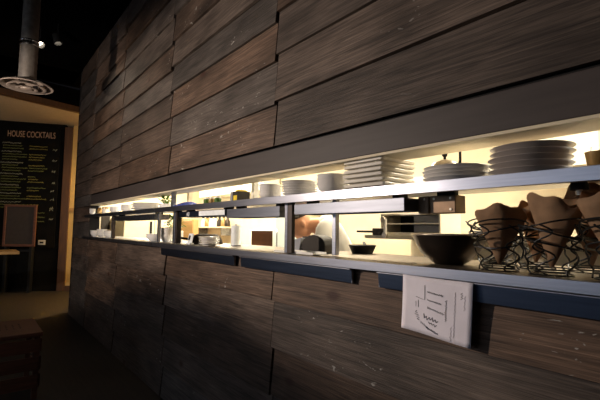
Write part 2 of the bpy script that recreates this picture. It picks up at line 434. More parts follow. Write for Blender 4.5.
# ------------------------------------------------------------------ ceramics
def plate_mesh(d, h=.024, sq=False, n=48):
    r = d/2
    mb = MB()
    if not sq:
        prof = [(0,.006),(r*.55,.006),(r*.58,0),(r*.62,0),(r*.66,.006),(r*.97,h-.004),(r,h-.001),(r*.99,h),(r*.95,h-.0005),(r*.64,.011),(0,.010)]
        mb.lathe(prof, n)
    else:
        def ring(k, z, cr):
            a = r*k; pts = []
            for sx, sy, a0 in ((1,1,0),(-1,1,90),(-1,-1,180),(1,-1,270)):
                for j in range(4):
                    q = R(a0+30*j); pts.append((sx*(a-cr)+cr*math.cos(q), sy*(a-cr)+cr*math.sin(q), z))
            return pts
        rings = [ring(.60,0,.012), ring(.66,0,.012), ring(.74,.006,.012), ring(.985,h-.014,.012), ring(1,h-.003,.012), ring(.985,h,.011), ring(.94,h-.001,.010), ring(.72,.010,.01), ring(.6,.009,.01)]
        vs = [p for q in rings for p in q]; fs = []
        for a in range(len(rings)-1):
            for i in range(16): fs.append((a*16+i, a*16+(i+1)%16, (a+1)*16+(i+1)%16, (a+1)*16+i))
        fs.append(list(range(16))[::-1]); fs.append([(len(rings)-1)*16+i for i in range(16)])
        mb.add(vs, fs)
    return mb
def bowl_mesh(d, h, t=.004, n=40):
    r = d/2
    prof = [(0,.003),(r*.42,.003),(r*.45,0),(r*.50,0),(r*.54,.006),(r*.80,h*.42),(r*.95,h*.78),(r,h),(r-t*.7,h),(r*.95-t,h*.78),(r*.80-t,h*.45),(r*.5,.011),(0,.009)]
    return MB().lathe(prof, n)
TOPW = ['topmost', 'second from top', 'third from top', 'fourth from top', 'fifth from top', 'sixth from top', 'seventh from top', 'eighth from top']
def stack(name, mb, m, cat, group, what, x, y, z, n, dz, jit=.003, rz=0, smooth=35):
    first = None
    for i in range(n):
        k = n-1-i
        pos = TOPW[k] if i else 'bottom'
        lab = ('%s %s, %s of its stack' % (what[0], what[1], pos)) if n > 1 else ' '.join(what)
        if first is None:
            o = first = mb.build(name, m, smooth=smooth)
        else:
            o = first.copy(); COL.objects.link(o)
        o.location = (x+random.uniform(-jit, jit), y+random.uniform(-jit, jit), z+.0006+i*dz)
        o.rotation_euler = (0, 0, rz+random.uniform(-.03, .03))
        tag(o, lab, cat, group)
S = SZ + .001
stack('dinner_plate', plate_mesh(.268,.026), M['plateShade'], 'plate', 'large round plates at the right of the shelf', ('large round shade-darkened plate', 'at right end of shelf'), .125, .572, S, 5, .0205, .004)
stack('dinner_plate', plate_mesh(.262,.022), M['plate'], 'plate', 'low stack of round plates beside the square plates', ('white round plate', 'between square plates and big round stack'), .115, .850, S, 4, .0145, .004)
stack('square_plate', plate_mesh(.25,.028,True), M['plateC'], 'plate', 'square plates on the shelf', ('ivory square plate', 'on the long shelf'), .130, 1.262, S, 6, .0232, .003, smooth=30)
stack('soup_bowl', bowl_mesh(.172,.042), M['plate'], 'bowl', 'nested bowls left of the square plates', ('white nested bowl', 'just left of square plates'), .10, 1.555, S, 5, .0155, .003)
stack('side_plate', plate_mesh(.215,.022), M['plate'], 'plate', 'side plates left of the nested bowls', ('white side plate', 'left of the nested bowls'), .11, 1.85, S, 6, .0145, .003)
stack('small_bowl', bowl_mesh(.15,.040), M['plate'], 'bowl', 'small bowls by the white column', ('small white bowl', 'beside the white kitchen column'), .12, 2.17, S, 5, .0155, .003)
stack('serving_platter', plate_mesh(.34,.030), M['plate'], 'platter', 'wide platters on the far shelf', ('wide white platter', 'on far worn shelf'), .14, 4.62, S, 4, .020, .01)
stack('cereal_bowl', bowl_mesh(.15,.05), M['plate'], 'bowl', 'far bowls by the platters', ('white bowl', 'on far shelf left of the platters'), .10, 5.25, S, 4, .015, .003)
stack('rice_bowl', bowl_mesh(.14,.05), M['plate'], 'bowl', 'far bowls by the bottle', ('small white bowl', 'on far shelf near the amber bottle'), .08, 5.72, S, 3, .017, .003)
stack('sauce_cup', bowl_mesh(.085,.045), M['plate'], 'cup', 'cups at the shelf end', ('small white cup', 'at far shelf end by the jamb'), -.003, 6.632, S, 4, .014, .001)
t = thing('syrup_bottle', 'small amber bottle with white cap on far end of shelf', 'bottle', (.05, 6.42, S))
MB().lathe([(0,0),(.032,0),(.034,.006),(.034,.07),(.018,.09),(.013,.094),(.013,.10),(0,.10)], 24).build('body', M['gold'], t, smooth=40)
MB().lathe([(0,.10),(.016,.10),(.016,.12),(0,.12)], 20).build('cap', M['label'], t, smooth=40)
t = thing('tea_canister', 'small brown canister beside amber bottle on the shelf', 'canister', (.06, 6.15, S))
MB().lathe([(0,0),(.04,0),(.042,.004),(.042,.075),(0,.075)], 24).build('body', M['plateC'], t, smooth=40)
MB().lathe([(0,.075),(.044,.075),(.044,.095),(.012,.1),(0,.1)], 24).build('lid', M['gold'], t, smooth=40)

# herb tub
def leaves(name, n, rad, zlo, zhi, size, parent, seed):
    rnd = random.Random(seed); mb = MB()
    for _ in range(n):
        a = rnd.uniform(0, 2*PI); r = rad*math.sqrt(rnd.random()); z = rnd.uniform(zlo, zhi)
        T = Matrix.Translation((r*math.cos(a), r*math.sin(a), z)) @ Matrix.Rotation(rnd.uniform(0,2*PI),4,'Z') @ Matrix.Rotation(rnd.uniform(-1,.6),4,'Y')
        s = size*rnd.uniform(.7,1.3)
        mb.add([(0,0,0),(.5*s,-.28*s,.06*s),(s,0,0),(.5*s,.28*s,.06*s),(.5*s,0,-.04*s)], [(0,1,4),(1,2,4),(2,3,4),(3,0,4)], T)
    return mb.build(name, M['green'], parent)
t = thing('herb_tub', 'white tub of green herbs on shelf behind the platters', 'herb tub', (.14, 4.05, S))
MB().lathe([(0,0),(.055,0),(.068,.05),(.072,.052),(.072,.056),(.062,.056),(.052,.008),(0,.006)], 28).build('tub', M['plate'], t, smooth=40)
leaves('leaves', 60, .06, .05, .115, .05, t, 3)
# blue cloth
cb = MB(); nx, ny = 9, 22
vs = []; fs = []
rnd = random.Random(5)
for i in range(ny+1):
    for j in range(nx+1):
        u, v = i/ny, j/nx
        z = .008 + .034*(1-abs(2*v-1)**2.2)*(1-abs(2*u-1)**4)*(.65+.35*math.sin(u*15+v*4)) + rnd.uniform(0,.004)
        vs.append((.13*v+.008*math.sin(u*9), .40*u+.008*math.sin(v*7), z))
for i in range(ny):
    for j in range(nx):
        a = i*(nx+1)+j; fs.append((a, a+1, a+nx+2, a+nx+1))
n0 = len(vs); vs += [(x,y,0.0005) for x,y,z in vs]
for i in range(ny):
    for j in range(nx):
        a = n0+i*(nx+1)+j; fs.append((a, a+nx+1, a+nx+2, a+1))
edge = [j for j in range(nx+1)] + [i*(nx+1)+nx for i in range(1,ny+1)] + [ny*(nx+1)+j for j in range(nx-1,-1,-1)] + [i*(nx+1) for i in range(ny-1,0,-1)]
for a, b_ in zip(edge, edge[1:]+edge[:1]): fs.append((b_, a, n0+a, n0+b_))
cb.add(vs, fs); tag(cb.build('kitchen_towel', M['bluecloth'], loc=(.0, 3.17, S), smooth=60), 'crumpled blue towel lying on the steel shelf', 'towel')
# small jars, yellow box, tray
jar = MB().lathe([(0,0),(.026,0),(.028,.004),(.028,.045),(.022,.052),(0,.052)], 20)
for i, (y, m, lab) in enumerate([(3.05,'green','small green jar on shelf just right of the blue towel'),(2.96,'gold','small amber jar right of green jar on shelf'),(2.86,'green','small green jar on shelf left of the yellow and black box')]):
    t = thing('spice_jar', lab, 'jar', (.10, y, S), group='spice jars on the shelf')
    jar.build('body', M[m], t, smooth=40); MB().lathe([(0,.052),(.024,.052),(.024,.064),(0,.064)], 20).build('lid', M['plateC'], t, smooth=40)
t = thing('sugar_caddy', 'grey and black box of yellow packets on the shelf', 'caddy', (.12, 2.58, S))
bx = MB(); bx.box(0,.10,0,.12,0,.006); bx.box(0,.004,0,.12,.006,.09); bx.box(.096,.10,0,.12,.006,.09); bx.box(.004,.096,0,.004,.006,.09); bx.box(.004,.096,.116,.12,.006,.09)
bx.build('box', M['darkplastic'], t)
for i in range(7):
    MB().box(.012+.0,.085,.010+i*.015,.016+i*.015,.008,.085+.02*random.random()).build('packet', M['yellow'], t)
MB().box(-.001,0,.02,.07,.02,.06).build('front_label', M['yellow'], t)
MB().box(-.001,0,.085,.118,.0,.088).build('grey_panel', M['greyplastic'], t)
t = MB().box(0,.16,0,.30,0,.012).box(0,.01,0,.30,.012,.035).box(.15,.16,0,.30,.012,.035).box(.01,.15,0,.01,.012,.035).box(.01,.15,.29,.30,.012,.035).build('steel_tray', M['steel_worn'], loc=(.16,2.27,S), bevel=.002)
t.location = (.205, 2.27, S); tag(t, 'dark low tray on shelf right of the yellow packet box', 'tray')
# pan behind the plates
t = thing('saucepan', 'small dark saucepan with upright knob and handle behind the low plate stack', 'saucepan', (.27, .99, S))
MB().lathe([(0,0),(.055,0),(.062,.006),(.064,.10),(.060,.10),(.058,.008),(0,.006)], 32).build('pot', M['bowlmetal'], t, smooth=40)
MB().lathe([(.066,.101),(.05,.125),(.018,.137),(0,.139)][::-1], 32).build('lid', M['rim'], t, smooth=40)
MB().lathe([(0,.138),(.006,.138),(.006,.15),(.012,.156),(.012,.166),(0,.17)], 16).build('knob', M['black'], t, smooth=40)
MB().tube([(-.0,-.06,.085),(.0,-.075,.12),(0,-.075,.17)], .006).build('handle', M['black'], t)
# amber cups right of the big plates
cupm = MB().lathe([(0,.003),(.018,.003),(.02,0),(.024,.004),(.030,.05),(.031,.055),(.028,.055),(.02,.008),(0,.008)], 24)
for y, x, lab in [(.36,.06,'small amber cup on shelf right beside large round plates'),(.31,.10,'small amber cup at right edge of the photo on the shelf')]:
    o = cupm.build('amber_cup', M['gold'], loc=(x,y,S), smooth=40); tag(o, lab, 'cup', 'amber cups on the shelf')
t = tag(bowl_mesh(.15,.05).build('brown_bowl', M['bowlmetal'], loc=(.20,.30,S), smooth=35), 'brown bowl on the shelf behind the amber cups', 'bowl')

# ------------------------------------------------------------------ things on the counter
K = LZ + .0012
for i, (x, y, n, where) in enumerate([(.03,6.52,3,'at far left counter end'), (.06,6.28,4,'in second group on far counter'), (.09,6.02,3,'left of first steel post')]):
    stack('dip_bowl', bowl_mesh(.14,.05), M['plate'], 'bowl', 'small bowls on far counter', ('small white bowl', where), x, y, K, n, .020, .003)
stack('pasta_bowl', bowl_mesh(.17,.055), M['plate'], 'bowl', 'bowls on the far counter', ('wide white bowl', 'on far counter left of the tall tubs'), .10, 4.25, K, 2, .02, .002)
stack('deep_tub', bowl_mesh(.13,.075), M['plate'], 'tub', 'nested tubs under the herbs', ('white deep tub', 'beneath the green herbs on the counter'), .12, 3.97, K, 4, .022, .003)
t = thing('herb_pot', 'leafy green herb plant in a box behind the white tubs', 'herb plant', (.30, 4.22, K))
MB().box(-.07,.07,-.09,.09,0,.11).build('box', M['plateC'], t, bevel=.006)
leaves('leaves', 90, .085, .11, .235, .06, t, 9)
t = thing('order_tag_holder', 'small white card holder with black clip beside the steel post', 'card holder', (.06, 3.27, K))
MB().box(-.02,.02,-.04,.04,0,.012).build('base', M['label'], t, bevel=.002)
cd = MB(); cd.hexa([(-.006,-.045,.012),(0,-.045,.012),(0,.045,.012),(-.006,.045,.012),(.012,-.045,.092),(.018,-.045,.092),(.018,.045,.092),(.012,.045,.092)]); cd.build('card', M['label'], t)
cd = MB(); cd.hexa([(-.005,.0,.035),(-.002,.0,.035),(-.002,.03,.035),(-.005,.03,.035),(.006,.0,.075),(.009,.0,.075),(.009,.03,.075),(.006,.03,.075)]); cd.build('clip', M['black'], t)
t = thing('upturned_pan', 'black upturned pan beside the white plates on the counter', 'wok', (.24, 3.32, K))
MB().lathe([(.14,0),(.145,.004),(.14,.03),(.115,.07),(.09,.085),(0,.088)][::-1], 40).build('pan', M['sooty'], t, smooth=40)
MB().tube([(-.11,.07,.03),(-.15,.10,.045),(-.19,.13,.05)], .010).build('handle', M['sooty'], t)
stack('lunch_plate', plate_mesh(.17,.02), M['plate'], 'plate', 'plates on the counter by the pan', ('white plate', 'on counter right of the upturned black pan'), .10, 2.99, K, 4, .0165, .004)
t = thing('receipt_printer', 'grey and black receipt printer standing on counter in front of the chef', 'printer', (.24, 1.88, K), rz=.0)
pr = MB(); 
def rounded(mb, x0, x1, y0, y1, z0, h, n=10, flat=.4):
    pts = [(y0, z0)]
    for i in range(n+1):
        a = PI - PI*i/n
        pts.append(((y0+y1)/2 + (y1-y0)/2*math.cos(a)*(1 if abs(math.cos(a))<.99 else 1), z0+h*flat + h*(1-flat)*math.sin(a)))
    pts.append((y1, z0)); k = len(pts)
    vs = [(x0,a,b) for a,b in pts]+[(x1,a,b) for a,b in pts]
    fs = [list(range(k)), list(range(k,2*k))[::-1]] + [(i,(i+1)%k,k+(i+1)%k,k+i) for i in range(k)]
    mb.add(vs, fs); return mb
rounded(MB(), -.06, .03, -.18, .030, 0, .105).build('body', M['darkplastic'], t, bevel=.004, smooth=35)
pf = MB(); pf.hexa([(-.08,.032,0),(.05,.032,0),(.05,.155,0),(-.08,.155,0),(-.06,.032,.088),(.04,.032,.088),(.04,.14,.068),(-.06,.14,.068)]); pf.build('front_cover', M['greyplastic'], t, bevel=.006)
MB().box(-.04,.03,.034,.046,.0872,.094).build('paper_slot', M['black'], t)
t = tag(MB().box(0,.10,0,.36,0,.004).box(0,.004,0,.36,.004,.014).box(.096,.10,0,.36,.004,.014).build('shallow_tray', M['white'], loc=(.02,1.62,K), bevel=.001), 'white shallow tray on counter edge in front of printer', 'tray')
t = thing('skillet', 'small black skillet on counter right of the thin steel post', 'skillet', (.40, 1.61, K))
MB().lathe([(0,0),(.06,0),(.080,.046),(.084,.048),(.080,.05),(.058,.006),(0,.005)], 36).build('pan', M['black'], t, smooth=40)
MB().tube([(.06,.03,.042),(.12,.09,.052),(.16,.13,.056)], .009).build('handle', M['black'], t)
t = thing('mixing_bowl', 'large dark metal mixing bowl with pale rim on counter left of wire baskets', 'mixing bowl', (.15, .905, K), rz=0)
r = .150; pf_ = [(0,.0),(.055,.0),(.075,.012),(.115,.048),(.136,.085),(r,.121),(r-.004,.122),(.131,.086),(.11,.05),(.07,.016),(0,.006)]
MB().lathe(pf_, 56).build('shell', M['bowlmetal'], t, smooth=40)
rp = [(r*math.cos(a), r*math.sin(a), .122) for a in [2*PI*i/56 for i in range(56)]]
MB().tube(rp, .0035, 8, True).build('rolled_rim', M['rim'], t, smooth=60)
t.rotation_euler = (R(0), R(0), 0)

# wire cone baskets with kraft paper cones
def basket(x, y, seed, rt, h, label):
    rnd = random.Random(seed)
    t = thing('wire_basket', label, 'wire basket', (x, y, K), rz=rnd.uniform(0,6), group='black wire cone baskets on the counter')
    rb = .060; w_ = .0030
    def ring(rad, z, tilt, n=48, wob=.0):
        ph = rnd.uniform(0,6)
        return [(rad*math.cos(a)*(1+wob*math.sin(3*a+ph)), rad*math.sin(a)*(1+wob*math.sin(2*a+ph)), z + tilt*rad*math.cos(a+ph)) for a in [2*PI*i/n for i in range(n)]]
    MB().tube(ring(rb,.0026,0), .0024, 6, True).build('base_ring', M['wire'], t)
    MB().tube(ring(rb*.8,.012,0), .0024, 6, True).tube(ring(rb*.98,.020,.0,wob=.03), .0024, 6, True).build('foot_ring', M['wire'], t)
    MB().tube(ring(rt,h,.22,wob=.06), w_, 6, True).build('top_ring', M['wire'], t)
    MB().tube(ring(rt*.98,h*.84,-.28,wob=.07), w_, 6, True).tube(ring(rt*.88,h*.62,.25,wob=.07), w_, 6, True).build('middle_ring', M['wire'], t)
    for k in range(5):
        a0 = 2*PI*k/5; pts = []
        for i in range(26):
            u = i/25; z = .004 + (h-.004)*u; rad = rb+(rt-rb)*u + .004
            a = a0 + .42*math.sin(u*13+k)*(1-u*.35); pts.append((rad*math.cos(a), rad*math.sin(a), z))
        MB().tube(pts, w_, 6).build('wavy_upright', M['wire'], t)
    return t
def cone(x, y, seed, rt, zb, h, tx, ty, label):
    rnd = random.Random(seed); n = 40; vs = []; fs = []; k = 6
    ph = rnd.uniform(0,6)
    for i in range(n+1):
        a = 2*PI*i/n*1.04; flat = 1+.10*math.sin(2*a+ph)+.05*math.sin(5*a+ph)
        tip = h*(.80+.20*abs(math.cos(1.0*a+ph))+.03*math.sin(6*a))
        for j in range(k+1):
            u = j/k; rad = .005+(rt-.005)*u*flat
            vs.append((rad*math.cos(a)+tx*u*h, rad*math.sin(a)+ty*u*h, tip*u))
    for i in range(n):
        for j in range(k): 
            p = i*(k+1)+j; fs.append((p, p+k+1, p+k+2, p+1))
    mb = MB().add(vs, fs); o = mb.build('paper_cone', M['kraft'], loc=(x,y,zb), smooth=30)
    s = o.modifiers.new('thick','SOLIDIFY'); s.thickness = .0008
    return tag(o, label, 'paper cone', 'kraft paper cones in wire baskets')
BK = [(.05,.655,.088,.160,.078,.205,.0,-.05,'leftmost'),(.25,.610,.090,.165,.085,.235,.0,-.10,'second from left, set back'),(.05,.490,.088,.160,.080,.235,.05,-.1,'third from left, at front'),
      (.25,.435,.090,.165,.09,.275,.0,-.05,'fourth from left, set back'),(.05,.315,.088,.160,.085,.245,.03,.06,'fifth from left, at front'),(.25,.255,.090,.165,.09,.27,0,0,'sixth from left, set back'),(.05,.14,.088,.160,.08,.22,0,0,'rightmost')]
for i, (x, y, rt, h, cr, ch, tx, ty, wh) in enumerate(BK):
    basket(x, y, 20+i, rt, h, 'black squiggly wire basket on counter, %s in the row' % wh)
    cone(x, y, 40+i, cr, K+.024, ch, tx, ty, 'brown kraft paper cone standing in wire basket, %s' % wh)

basket(.335, .795, 77, .115, .180, 'empty black squiggly wire basket standing behind the large dark bowl')

# note taped to the rail
t = thing('paper_note', 'white handwritten note hanging from the right hand ticket rail', 'note', (-.064, .692, 1.306))
nv = []; nf = []; ny, nz = 14, 12
for i in range(ny+1):
    for j in range(nz+1):
        u, v = i/ny, j/nz
        nv.append((-.003-.006*v+.0025*math.sin(u*7+v*3)-.010*v*v*(u*.4), .288*u + .010*v*(1-u), -(.200-.0*u+.020*(1-u))*v*1.0 + .004*u*(1-v)))
for i in range(ny):
    for j in range(nz):
        p = i*(nz+1)+j; nf.append((p, p+1, p+nz+2, p+nz+1))
sh = MB().add(nv, nf).build('sheet', M['paper'], t, smooth=60); so = sh.modifiers.new('thick','SOLIDIFY'); so.thickness = .0006; so.offset = 0
def npt(u, v, off=-.0016):          # u from the left of the sheet as read, v down
    uu = 1-u
    return Vector((-.003-.006*v+.0025*math.sin(uu*7+v*3)-.010*v*v*(uu*.4)+off, .288*uu+.010*v*(1-uu), -(.200+.020*(1-uu))*v+.004*uu*(1-v)))
def stroke(mb, pts, r=.0009): MB().tube([npt(*p) for p in pts], r, 5).build('handwriting' if mb == 'ink' else 'faint_handwriting', M[mb], t)
rnd = random.Random(11); ink = 'ink'; pale = 'inkpale'
def scrawl(mb, u0, v0, u1, v1, amp, step, r=.0009):
    n = max(4, int(math.hypot((u1-u0)*.288, (v1-v0)*.2)/step)); dx, dy = u1-u0, v1-v0; L_ = math.hypot(dx, dy); px, py = -dy/L_, dx/L_
    pts = []
    for i in range(n+1):
        q = i/n; k = (1 if i % 2 else -1)*amp*rnd.uniform(.3,1)
        pts.append((u0+dx*q+px*k, v0+dy*q+py*k))
    stroke(mb, pts, r)
stroke(ink, [(.36,.14),(.36,.40),(.22,.37)]); stroke(ink, [(.26,.42),(.26,.55)], .0008); stroke(ink, [(.22,.45),(.22,.55)], .0007)
scrawl(ink, .40,.25,.62,.28,.018,.0035); scrawl(ink, .40,.39,.60,.42,.018,.0035); scrawl(ink, .40,.52,.64,.58,.018,.0035)
scrawl(ink, .665,.34,.665,.68,.016,.0035); scrawl(ink, .22,.62,.26,.78,.03,.004,.0011); scrawl(ink, .34,.68,.56,.73,.045,.006,.0013)
scrawl(ink, .42,.78,.54,.80,.025,.005,.0011); scrawl(ink, .30,.80,.40,.87,.02,.004); scrawl(ink, .38,.87,.56,.93,.02,.003,.0012)
scrawl(ink, .86,.18,.87,.28,.02,.004,.0008); 
scrawl(pale, .78,.18,.78,.9,.012,.006,.0007); scrawl(pale, .90,.22,.90,.45,.012,.006,.0007); scrawl(pale, .74,.75,.74,.98,.012,.006,.0007)

# ------------------------------------------------------------------ kitchen behind the pass
t = thing('prep_table', 'cream prep table with overshelf in kitchen behind the mixing bowl', 'prep table', (.86, -1.2, 0))
MB().box(0,.6,0,3.2,.86,.90).build('table_top', M['steel'], t, bevel=.004)
for x in (.03,.53):
    for y in (.03,3.03): MB().box(x,x+.04,y,y+.04,0,.86).build('leg', M['steel'], t)
MB().box(0,.575,0,3.2,1.425,1.452).build('overshelf', M['creamsoffit'], t, bevel=.003)
MB().box(.576,.595,0,3.2,.90,1.425).build('splash_panel', M['creamsoffit'], t)
for y in (.04,1.5,3.02): MB().box(.54,.572,y,y+.03,.901,1.424).build('shelf_upright', M['steel'], t)
# open rack box standing on overshelf
t = thing('ticket_printer_rack', 'white edged open two tier rack with dark inside beside the brown panel', 'rack', (.90, 1.40, 1.4532))
rk = MB(); W = .48; H = .150; e = .012
rk.box(0,.25,0,W,0,e*1.6); rk.box(0,.25,0,W,H-e,H); rk.box(0,.25,0,e,e*1.6,H-e); rk.box(0,.25,W-e,W,e*1.6,H-e); rk.box(0,.25,e,W-e,H*.50,H*.55)
rk.build('case', M['plateC'], t, bevel=.001)
MB().box(.22,.245,e,W-e,e*1.6,H*.5).box(.22,.245,e,W-e,H*.55,H-e).build('back_panel', M['black'], t)
MB().box(.06,.21,.03,.24,e*1.6+.001,H*.47).build('grey_drawer', M['greyplastic'], t, bevel=.003)
MB().box(.06,.21,.03,.24,H*.55+.001,H*.9).build('grey_drawer', M['greyplastic'], t, bevel=.003)
t = thing('ladle', 'black handled ladle hung from cream bracket left of the open rack', 'ladle', (.845, 1.80, 1.475))
MB().tube([(-.01,.25,-.0),(0,.10,.0)], .008).build('shaft', M['black'], t)
MB().box(-.018,.018,.02,.10,-.025,.025).build('grip', M['darkplastic'], t, bevel=.006)
MB().box(-.008,.008,-.014,.004,-.040,.09).box(.0081,.0145,-.014,.004,-.040,-.025).build('bracket', M['plateC'], t, bevel=.002)
MB().lathe([(0,0),(.02,0),(.022,.004),(.02,.018),(0,.02)],20,Matrix.Translation((-.01,.012,.085)) @ Matrix.Rotation(PI/2,4,'Y')).build('knob', M['rim'], t, smooth=40)
MB().lathe([(0,0),(.02,0),(.022,.004),(.02,.018),(0,.02)],20,Matrix.Translation((-.01,.0,-.022)) @ Matrix.Rotation(PI/2,4,'Y')).build('knob', M['rim'], t, smooth=40)
# oven / wall column
t = thing('microwave_oven', 'pale microwave with brown window on the back counter left of the chef', 'microwave', (1.75, 3.95, 1.30), rz=R(-35))
MB().box(0,.38,-.015,.34,0,.27).build('case', M['plateC'], t, bevel=.006)
MB().box(.02,.33,-.028,-.016,.02,.25).build('door', M['ovenglass'], t, bevel=.003)
df = MB(); df.box(.005,.345,-.024,-.0155,.003,.018); df.box(.005,.345,-.024,-.0155,.252,.267); df.box(.005,.018,-.024,-.0155,.018,.252); df.box(.332,.345,-.024,-.0155,.018,.252)
df.build('door_frame', M['label'], t)
MB().box(.352,.374,-.022,-.0155,.03,.24).build('control_panel', M['white'], t)
t.location = (1.80, 5.06, 1.2102); t.rotation_euler = (0,0,R(-37))
t = thing('back_counter', 'cream back counter along kitchen wall under the microwave', 'counter', (1.55, 4.80, 0))
MB().box(0,.88,0,1.75,1.17,1.21).build('worktop', M['creamsoffit'], t, bevel=.004)
MB().box(.04,.88,0.01,1.74,.0,1.17).build('base_cabinet', M['cream'], t)
for k in range(3): MB().box(.02,.038,.03+k*.57,.57+k*.57,.1,1.15).build('door', M['white'], t, bevel=.003)
t = thing('refrigerator', 'tall pale cyan refrigerator just left of the chef', 'refrigerator', (1.80, 4.44, 0), rz=R(-37))
MB().box(0,.46,.02,.36,.03,1.86).build('body', M['cyan'], t, bevel=.01)
MB().box(.003,.457,-.03,.018,.06,1.84).build('door', M['cyan'], t, bevel=.012)
MB().tube([(.03,-.032,1.0),(.03,-.06,1.03),(.03,-.06,1.45),(.03,-.032,1.48)], .008).build('handle', M['steel'], t)
for x in (.04,.44): MB().lathe([(.0,0),(.02,0),(.02,.03),(0,.03)],16,Matrix.Translation((x,.25,0))).build('foot', M['black'], t)
t = thing('wooden_cabinet', 'brown wooden cabinet in kitchen right of the white tubs', 'cabinet', (.90, 5.63, 0), rz=R(-38))
MB().box(0,.24,.012,.35,0,1.62).build('body', M['tablewood'], t, bevel=.004)
MB().box(.004,.236,-.01,.011,.06,1.60).build('door', M['tablewood'], t, bevel=.004)
MB().tube([(.215,-.012,.95),(.215,-.03,.96),(.215,-.03,1.10),(.215,-.012,1.11)], .005).build('handle', M['black'], t)
t = thing('upright_freezer', 'cream two door upright cupboard at the far kitchen end', 'cupboard', (.64, 7.28, 0))
MB().box(0,1.02,.022,.69,0,1.72).build('body', M['cream'], t, bevel=.005)
for x0, x1 in ((.004,.49),(.53,1.016)):
    MB().box(x0,x1,0,.021,.06,1.70).build('door', M['creamsoffit'], t, bevel=.004)
for x in (.44,.58): MB().box(x,x+.035,-.03,-.002,1.34,1.60).build('handle', M['black'], t, bevel=.004)
t = tag(MB().box(0,.14,0,.02,0,.26).build('notice_frame', M['darkplastic'], loc=(.44,7.965,1.45), bevel=.003), 'dark framed notice on far kitchen wall left of the cream cupboard', 'notice')
# wall shelf with jars on the back wall between cabinet and oven
t = thing('wall_shelf', 'cream wall shelf with dark jars above the upturned pan', 'shelf', (KX-.27, 6.55, 1.50))
MB().box(0,.265,0,1.35,0,.025).build('board', M['creamsoffit'], t, bevel=.003)
for y in (.15,1.2): MB().box(.02,.265,y,y+.02,-.14,-.001).build('bracket', M['steel_worn'], t)
bt_ = MB().lathe([(0,0),(.05,0),(.052,.01),(.052,.10),(.025,.14),(.022,.17),(0,.17)], 20)
for i, y in enumerate([.12,.27,.43,.60,.77,.95,1.13]):
    m = ['bowlmetal','gold','darkplastic','plate','plate','gold','plate'][i]
    b0 = thing('kitchen_jar', '%s jar on the cream wall shelf, %s from the right' % (['dark','amber','black','white','white','amber','white'][i], ['first','second','third','fourth','fifth','sixth','seventh'][i]), 'jar', (KX-.14, 6.55+y, 1.526), group='jars on the kitchen wall shelf')
    bt_.build('body', M[m], b0, smooth=40); MB().lathe([(0,.171),(.026,.171),(.026,.19),(0,.19)],16).build('lid', M['black'], b0)
# paper roll column
t = thing('paper_roll', 'white upright paper roll standing on counter left of the microwave', 'paper roll', (.28, 2.875, K))
MB().lathe([(.012,.006),(.040,.006),(.040,.165),(.012,.165)],32,cap=False).add([],[]).build('roll', M['label'], t, smooth=40)
MB().lathe([(0,0),(.045,0),(.045,.005),(.009,.006),(.009,.175),(0,.178)],24).build('stand', M['steel'], t, smooth=40)
# conduits that run from the shelf to the header, cupboard, switch
for y, m, lab in [(2.68,'white','white square column rising from shelf by the small bowls'),(3.91,'creamsoffit','cream thin column rising from shelf by the blue towel')]:
    tag(MB().box(-.022,.022,-.022,.022,0,KH-SZ-.001).build('service_column', M[m], loc=(.33,y,SZ+.0005), bevel=.003), lab, 'column')
t = tag(MB().box(-.018,.018,-.020,.020,0,HEAD-.0125-SZ).build('shelf_prop', M['steel_worn'], loc=(.03,3.585,SZ+.0005), bevel=.003), 'grey steel prop between shelf and header left of the blue towel', 'prop')
def cupboard(y0, y1, z0, z1, label, nd):
    t = thing('wall_cupboard', label, 'wall cupboard', (KX-.32, y0, z0), group=None)
    MB().box(0,.30,0,y1-y0,0,z1-z0).build('carcass', M['white'], t, bevel=.003)
    wd = (y1-y0)/nd
    for k in range(nd):
        d = MB().box(-.02,-.001,k*wd+.004,(k+1)*wd-.004,.004,z1-z0-.004).build('door', M['white'], t, bevel=.003)
        MB().tube([(-.021,k*wd+.05,.03),(-.04,k*wd+.05,.035),(-.04,k*wd+.05,.12),(-.021,k*wd+.05,.125)], .005).build('handle', M['steel'], d)
cupboard(.02, 1.26, 1.99, 2.70, 'white wall cupboard seen behind the large round plates', 3)
cupboard(5.2, 7.5, 2.10, 2.72, 'long white wall cupboard seen above the yellow packet box', 4)
t = tag(MB().box(0,.03,0,.09,0,.14).build('switch_box', M['greyplastic'], loc=(KX-.031,1.35,2.21), bevel=.004), 'grey switch box on cream wall left of the white cupboard', 'switch box')
# counter under the pass on the kitchen side
t = thing('work_counter', 'steel work counter on the kitchen side below the pass counter', 'counter', (.13, -1.5, 0))
MB().box(0,.62,0,7.6,.88,.92).build('worktop', M['steel'], t, bevel=.003)
MB().box(.02,.56,.02,7.58,.0,.879).build('cabinet_base', M['white'], t)

# fluorescent fixtures on the kitchen ceiling
for i, (x, y) in enumerate([(1.25,.4),(1.25,2.7),(1.25,5.0),(1.2,6.9)]):
    t = thing('ceiling_light', 'fluorescent kitchen ceiling light, %s from the camera' % ['nearest','second','third','farthest'][i], 'ceiling light', (x, y, KH-.09), group='kitchen ceiling lights')
    MB().box(-.17,.17,-.62,.62,.03,.0895).build('frame', M['white'], t, bevel=.004)
    MB().box(-.15,.15,-.60,.60,0,.029).build('diffuser', M['tube'], t, bevel=.004)

